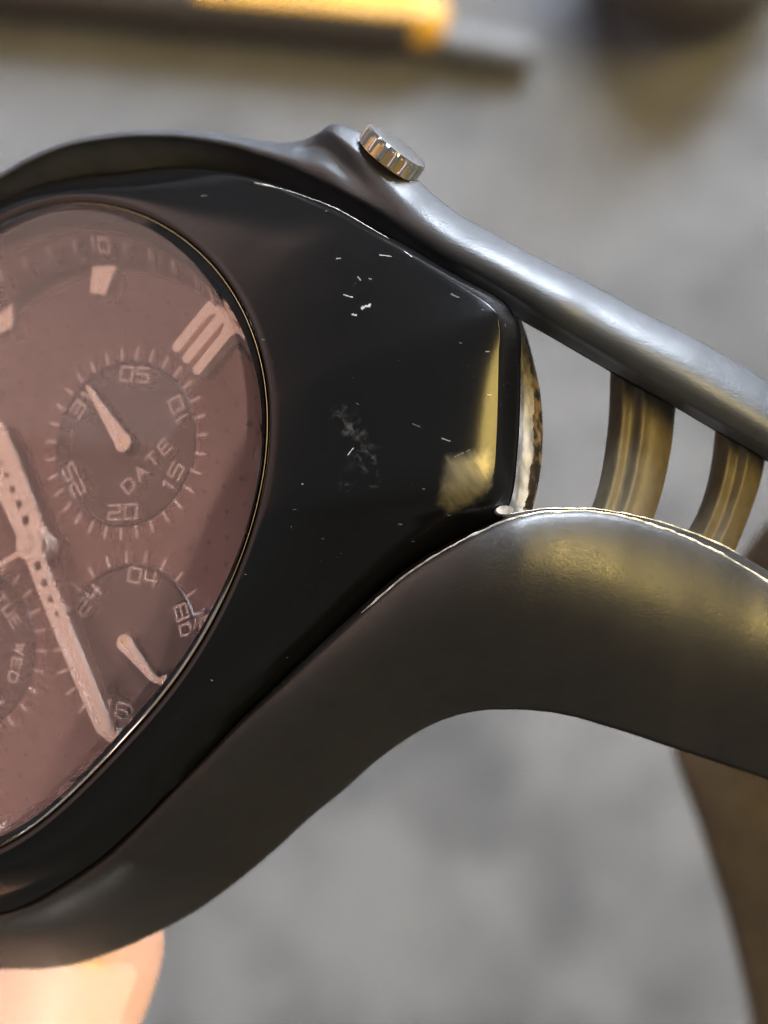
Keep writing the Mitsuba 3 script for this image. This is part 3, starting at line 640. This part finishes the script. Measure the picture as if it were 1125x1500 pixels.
# ------------------------------------------------------------------ crown
ax = EU / np.linalg.norm(EU)
c1 = U(583, 213, 2.3)
s1 = np.cross(ax, N); s1 /= np.linalg.norm(s1); s2 = np.cross(s1, ax)
def frame_mesh(profile, teeth=0, depth=0.0, n=168):
    a = np.arange(n) / n * 2 * math.pi
    rows = []
    for r, h, tf in profile:
        rr = r - tf * depth * (0.5 - 0.5 * np.clip(1.8 * np.cos(teeth * a), -1, 1)) if teeth else r + 0 * a
        rows.append(c1 + h * ax + rr[:, None] * (np.cos(a)[:, None] * s1 + np.sin(a)[:, None] * s2))
    return loft(rows)
put('watch__crown', frame_mesh([(1.55, -1.02, 0), (1.78, -0.97, 1), (1.88, -0.88, 1), (1.88, -0.25, 1), (1.84, -0.12, .6), (1.74, 0.0, 0), (1.5, 0.06, 0), (0.9, 0.10, 0), (0.02, 0.12, 0)], 16, 0.30), 'm_steel', smooth=35, label='small fluted steel crown with golden grooves')
put('watch__crown__band', frame_mesh([(1.3, -1.06, 0), (1.74, -1.0, 0), (1.76, -0.3, 0), (1.3, -0.25, 0)]), 'm_brass', smooth=35, label='golden metal worn bare between the flutes')
put('watch__crown__stem', frame_mesh([(0.5, -1.6, 0), (0.5, -1.0, 0)]), 'm_steel', smooth=35)

# ------------------------------------------------------------------ the far end of the bangle, hanging behind, out of focus
TAIL = [(1370, 800, 1560, 1120, -12), (1290, 720, 1560, 1000, -20), (1180, 730, 1540, 1040, -30), (1096, 800, 1500, 1120, -36), (1030, 950, 1440, 1220, -41), (986, 1092, 1400, 1330, -45), (1000, 1145, 1390, 1380, -46), (1022, 1205, 1390, 1440, -47.5), (1042, 1270, 1400, 1490, -49), (1062, 1335, 1410, 1540, -51), (1082, 1415, 1420, 1600, -53), (1100, 1500, 1430, 1680, -55), (1112, 1620, 1440, 1780, -58), (1100, 1800, 1420, 1960, -64)]
rows = []
for lx, ly, rx, ry, z in curve(TAIL, 80):
    z -= 14 * min(1, max(0, (-z - 20) / 20))
    sec = [U(lx + (rx - lx) * s, ly + (ry - ly) * s, z + 1.6 * math.sin(math.pi * s) ** 0.6) for s in np.linspace(0, 1, 24)]
    sec += [U(lx + (rx - lx) * s, ly + (ry - ly) * s, z - 1.6) for s in np.linspace(1, 0, 6)]
    rows.append(sec)
put('watch__strap_end', loft(rows), 'm_bar', smooth=45, label='blurred brown far end of the strap')

# ------------------------------------------------------------------ screwdriver and a dark tool handle lying on the table
def on_table(px, py, h):
    return U(px, py, -LIFT + h)
def turned(p0, p1, profile, flats=0, n=48):
    """a turned body along p0 -> p1; profile rows (0..1 along, radius mm)"""
    d = p1 - p0; ln = np.linalg.norm(d); d = d / ln
    s1_ = np.cross(d, [0, 0, 1]); s1_ /= np.linalg.norm(s1_); s2_ = np.cross(s1_, d)
    a = np.arange(n) / n * 2 * math.pi
    rows = []
    for t, r, fl in profile:
        rr = r * (1 - 0.10 * fl * (0.5 + 0.5 * np.cos(flats * a))) if flats else r + 0 * a
        rows.append(p0 + t * ln * d + rr[:, None] * (np.cos(a)[:, None] * s1_ + np.sin(a)[:, None] * s2_))
    return loft(rows)
def amber(p, n, uv):
    a = fbm(p.x * 300, p.y * 300, p.z * 300, 2)
    return mix([0.55, 0.26, 0.018], [0.68, 0.36, 0.035], a)
scene['m_amber'] = {'type': 'principled', 'base_color': proc(amber), 'roughness': 0.3, 'specular': 0.5, 'clearcoat': 0.2}
scene['m_dark_brown'] = {'type': 'principled', 'base_color': rgb(0.040, 0.031, 0.023), 'roughness': 0.6}
scene['m_shaft'] = {'type': 'principled', 'base_color': rgb(0.12, 0.12, 0.122), 'roughness': 0.6, 'metallic': 0.2}
labels['screwdriver'] = {'label': 'small screwdriver with a yellow handle lying on the table, out of focus', 'category': 'screwdriver'}
hr = 3.7
p0, p1 = on_table(-420, -72, hr), on_table(655, 34, hr)
put('screwdriver__handle', turned(p0, p1, [(0, .2, 0), (0.004, hr * .8, 0), (0.02, hr * .98, 0), (0.30, hr, 1), (0.62, hr, 1), (0.80, hr, 1), (0.955, hr * .97, 1), (0.985, hr * .86, 0), (0.998, hr * .6, 0), (1, .2, 0)], 6), 'm_amber', smooth=40, label='translucent yellow handle')
def inlay(p0, p1, r, a0, a1, t0, t1):
    d = (p1 - p0) / np.linalg.norm(p1 - p0); s1_ = np.cross(d, [0, 0, 1]); s1_ /= np.linalg.norm(s1_); s2_ = np.cross(s1_, d)
    a = np.linspace(a0, a1, 24)
    return loft([[p0 + (p1 - p0) * t + k * (math.cos(x) * s1_ + math.sin(x) * s2_) for k, arc_ in ((r, a), (r - 2.5, a[::-1])) for x in arc_] for t in np.linspace(t0, t1, 30)])
put('screwdriver__shaded_grip', inlay(p0, p1, hr + 0.35, math.radians(-75), math.radians(82), 0.02, 0.955), 'm_dark_brown', smooth=40, label='dark brown side of the handle with shade put into its colour')  # dark strip that paints the shade along the handle's lower side
put('screwdriver__shaded_grip', inlay(p0, p1, hr + 0.35, math.radians(-80), math.radians(115), 0.02, 0.66), 'm_dark_brown', smooth=40)
dsh = p1 - p0; dsh /= np.linalg.norm(dsh)
q0, q1 = on_table(560, 40, 3.2), on_table(780, 82, 2.0)
put('screwdriver__shaft', turned(q0, q1, [(0, 2.0, 0), (0.75, 2.0, 0), (0.86, 1.9, 0), (0.98, 1.8, 0), (1, 1.4, 0)]), 'm_shaft', smooth=40)
labels['tool_handle'] = {'label': 'dark brown rounded tool handle lying at the top right corner, out of focus', 'category': 'tool'}
put('tool_handle__knob', turned(on_table(990, -160, 9), on_table(1046, 66, 8), [(0, 6, 0), (0.1, 9.4, 0), (0.45, 9.6, 0), (0.7, 8.6, 0), (0.85, 6.6, 0), (0.95, 3.9, 0), (0.99, 1.8, 0), (1, .2, 0)]), 'm_dark_brown', smooth=50)
put('tool_handle__collar', turned(on_table(1120, -150, 8), on_table(985, 18, 7), [(0, 6, 0), (0.1, 8.0, 0), (0.6, 8.0, 0), (0.8, 7.2, 0), (0.93, 5.2, 0), (0.99, 2.4, 0), (1, .2, 0)]), 'm_dark_brown', smooth=50)

# ------------------------------------------------------------------ the hand that holds the watch from below left
def skin(p, n, uv):
    a = fbm(p.x * 260, p.y * 260, p.z * 260, 3)
    b = noise(p.x * 3200, p.y * 3200, p.z * 3200)
    return mix([0.60, 0.33, 0.25], [0.74, 0.47, 0.38], a * 0.8 + b * 0.2)
scene['m_skin'] = {'type': 'principled', 'base_color': proc(skin), 'roughness': 0.45, 'specular': 0.4, 'sheen': 0.2}
scene['m_nail'] = {'type': 'principled', 'base_color': rgb(0.76, 0.52, 0.43), 'roughness': 0.35, 'specular': 0.6}
def chain(pts, rad_):
    return [hull([a, b], [ra_, rb_]) for a, b, ra_, rb_ in zip(pts[:-1], pts[1:], rad_[:-1], rad_[1:])]
def F(px, py, z):
    return U(px, py, z)
bones = []
# thumb (its tip shows under the case), then four fingers of different lengths curled behind the case, rooted in the palm
thumb = [F(98, 1385, -13.5), F(62, 1500, -14), F(20, 1640, -18), F(-60, 1860, -25), F(-170, 2180, -34)]
bones += chain(thumb, [5.6, 5.4, 6.2, 7.2, 9.5])
bones += chain([F(40, 1180, -24), F(-120, 1280, -25), F(-330, 1480, -32), F(-560, 1900, -44)], [5.2, 6.0, 6.8, 8.2])
bones += chain([F(-20, 1000, -27), F(-200, 1120, -29), F(-460, 1340, -37), F(-720, 1860, -50)], [5.4, 6.2, 7.0, 8.4])
bones += chain([F(-90, 820, -27), F(-290, 960, -31), F(-560, 1240, -41), F(-860, 1860, -56)], [5.2, 6.0, 6.8, 8.2])
bones += chain([F(-160, 680, -26), F(-350, 840, -31), F(-620, 1140, -43), F(-960, 1900, -60)], [4.6, 5.2, 6.0, 7.6])
bones.append(hull([F(-560, 1900, -44), F(-960, 1900, -60), F(-300, 2300, -40), F(-1000, 2700, -64), F(-520, 2900, -60)], [8.2, 7.6, 10, 10, 12]))
bones.append(hull([F(-170, 2180, -34), F(-300, 2300, -40), F(-560, 1900, -44)], [9.5, 10, 8.2]))
bones.append(hull([F(-1000, 2700, -64), F(-520, 2900, -60), F(-1150, 3900, -80), F(-800, 3950, -78)], [11, 12, 19, 19]))
body = m3.Manifold.batch_boolean(bones, m3.OpType.Add).refine_to_length(1.6)
q = body.to_mesh()
hm = trimesh.Trimesh(np.array(q.vert_properties[:, :3]), np.array(q.tri_verts), process=False)
trimesh.smoothing.filter_taubin(hm, iterations=14)
labels['hand'] = {'label': 'brightly lit hand holding the watch from below, thumb tip showing under the case', 'category': 'hand'}
put('hand__skin', hm, 'm_skin', smooth=True)
# thumb nail: a curved plate on the side of the thumb that faces the camera
ta, tb = thumb[0], thumb[1]
td = (tb - ta) / np.linalg.norm(tb - ta); ts = np.cross(td, [0, 0, 1]); ts /= np.linalg.norm(ts); tu = np.cross(ts, td)
rows = []
for t in np.linspace(-0.42, 0.98, 30):
    c = ta + (tb - ta) * t; rr = 5.6 - 0.2 * t
    wd = 0.78 * (1 - max(0, (-0.1 - t) / 0.36) ** 2.2 * 0.55) * (1 - max(0, (t - 0.7) / 0.32) ** 2.5 * 0.6)
    ang = np.linspace(-wd, wd, 21) - 0.12
    top = [c + (rr + 0.06 - 5.0 * max(0, -0.12 - t) ** 1.3) * (math.sin(a) * ts + math.cos(a) * tu) for a in ang]
    bot = [c + (rr - 0.6 - 5.0 * max(0, -0.12 - t) ** 1.3) * (math.sin(a) * ts + math.cos(a) * tu) for a in ang[::-1]]
    rows.append(top + bot)
put('hand__nail', loft(rows), 'm_nail', smooth=45, label='glowing thumb nail')
# scuffed specks along the plate's upper edge
top_edge = [first_hit(plate, x, y) for x, y in ((372, 267), (395, 272.5), (420, 279), (445, 287.5), (470, 296.5), (495, 307), (520, 321), (545, 335.5), (570, 350))]
bead(curve([p + 0.01 * N for p in top_edge], 70), 0, 70, 0.035, 'watch__case_front__worn_edge', 'm_burr', 7, lift=0.0)
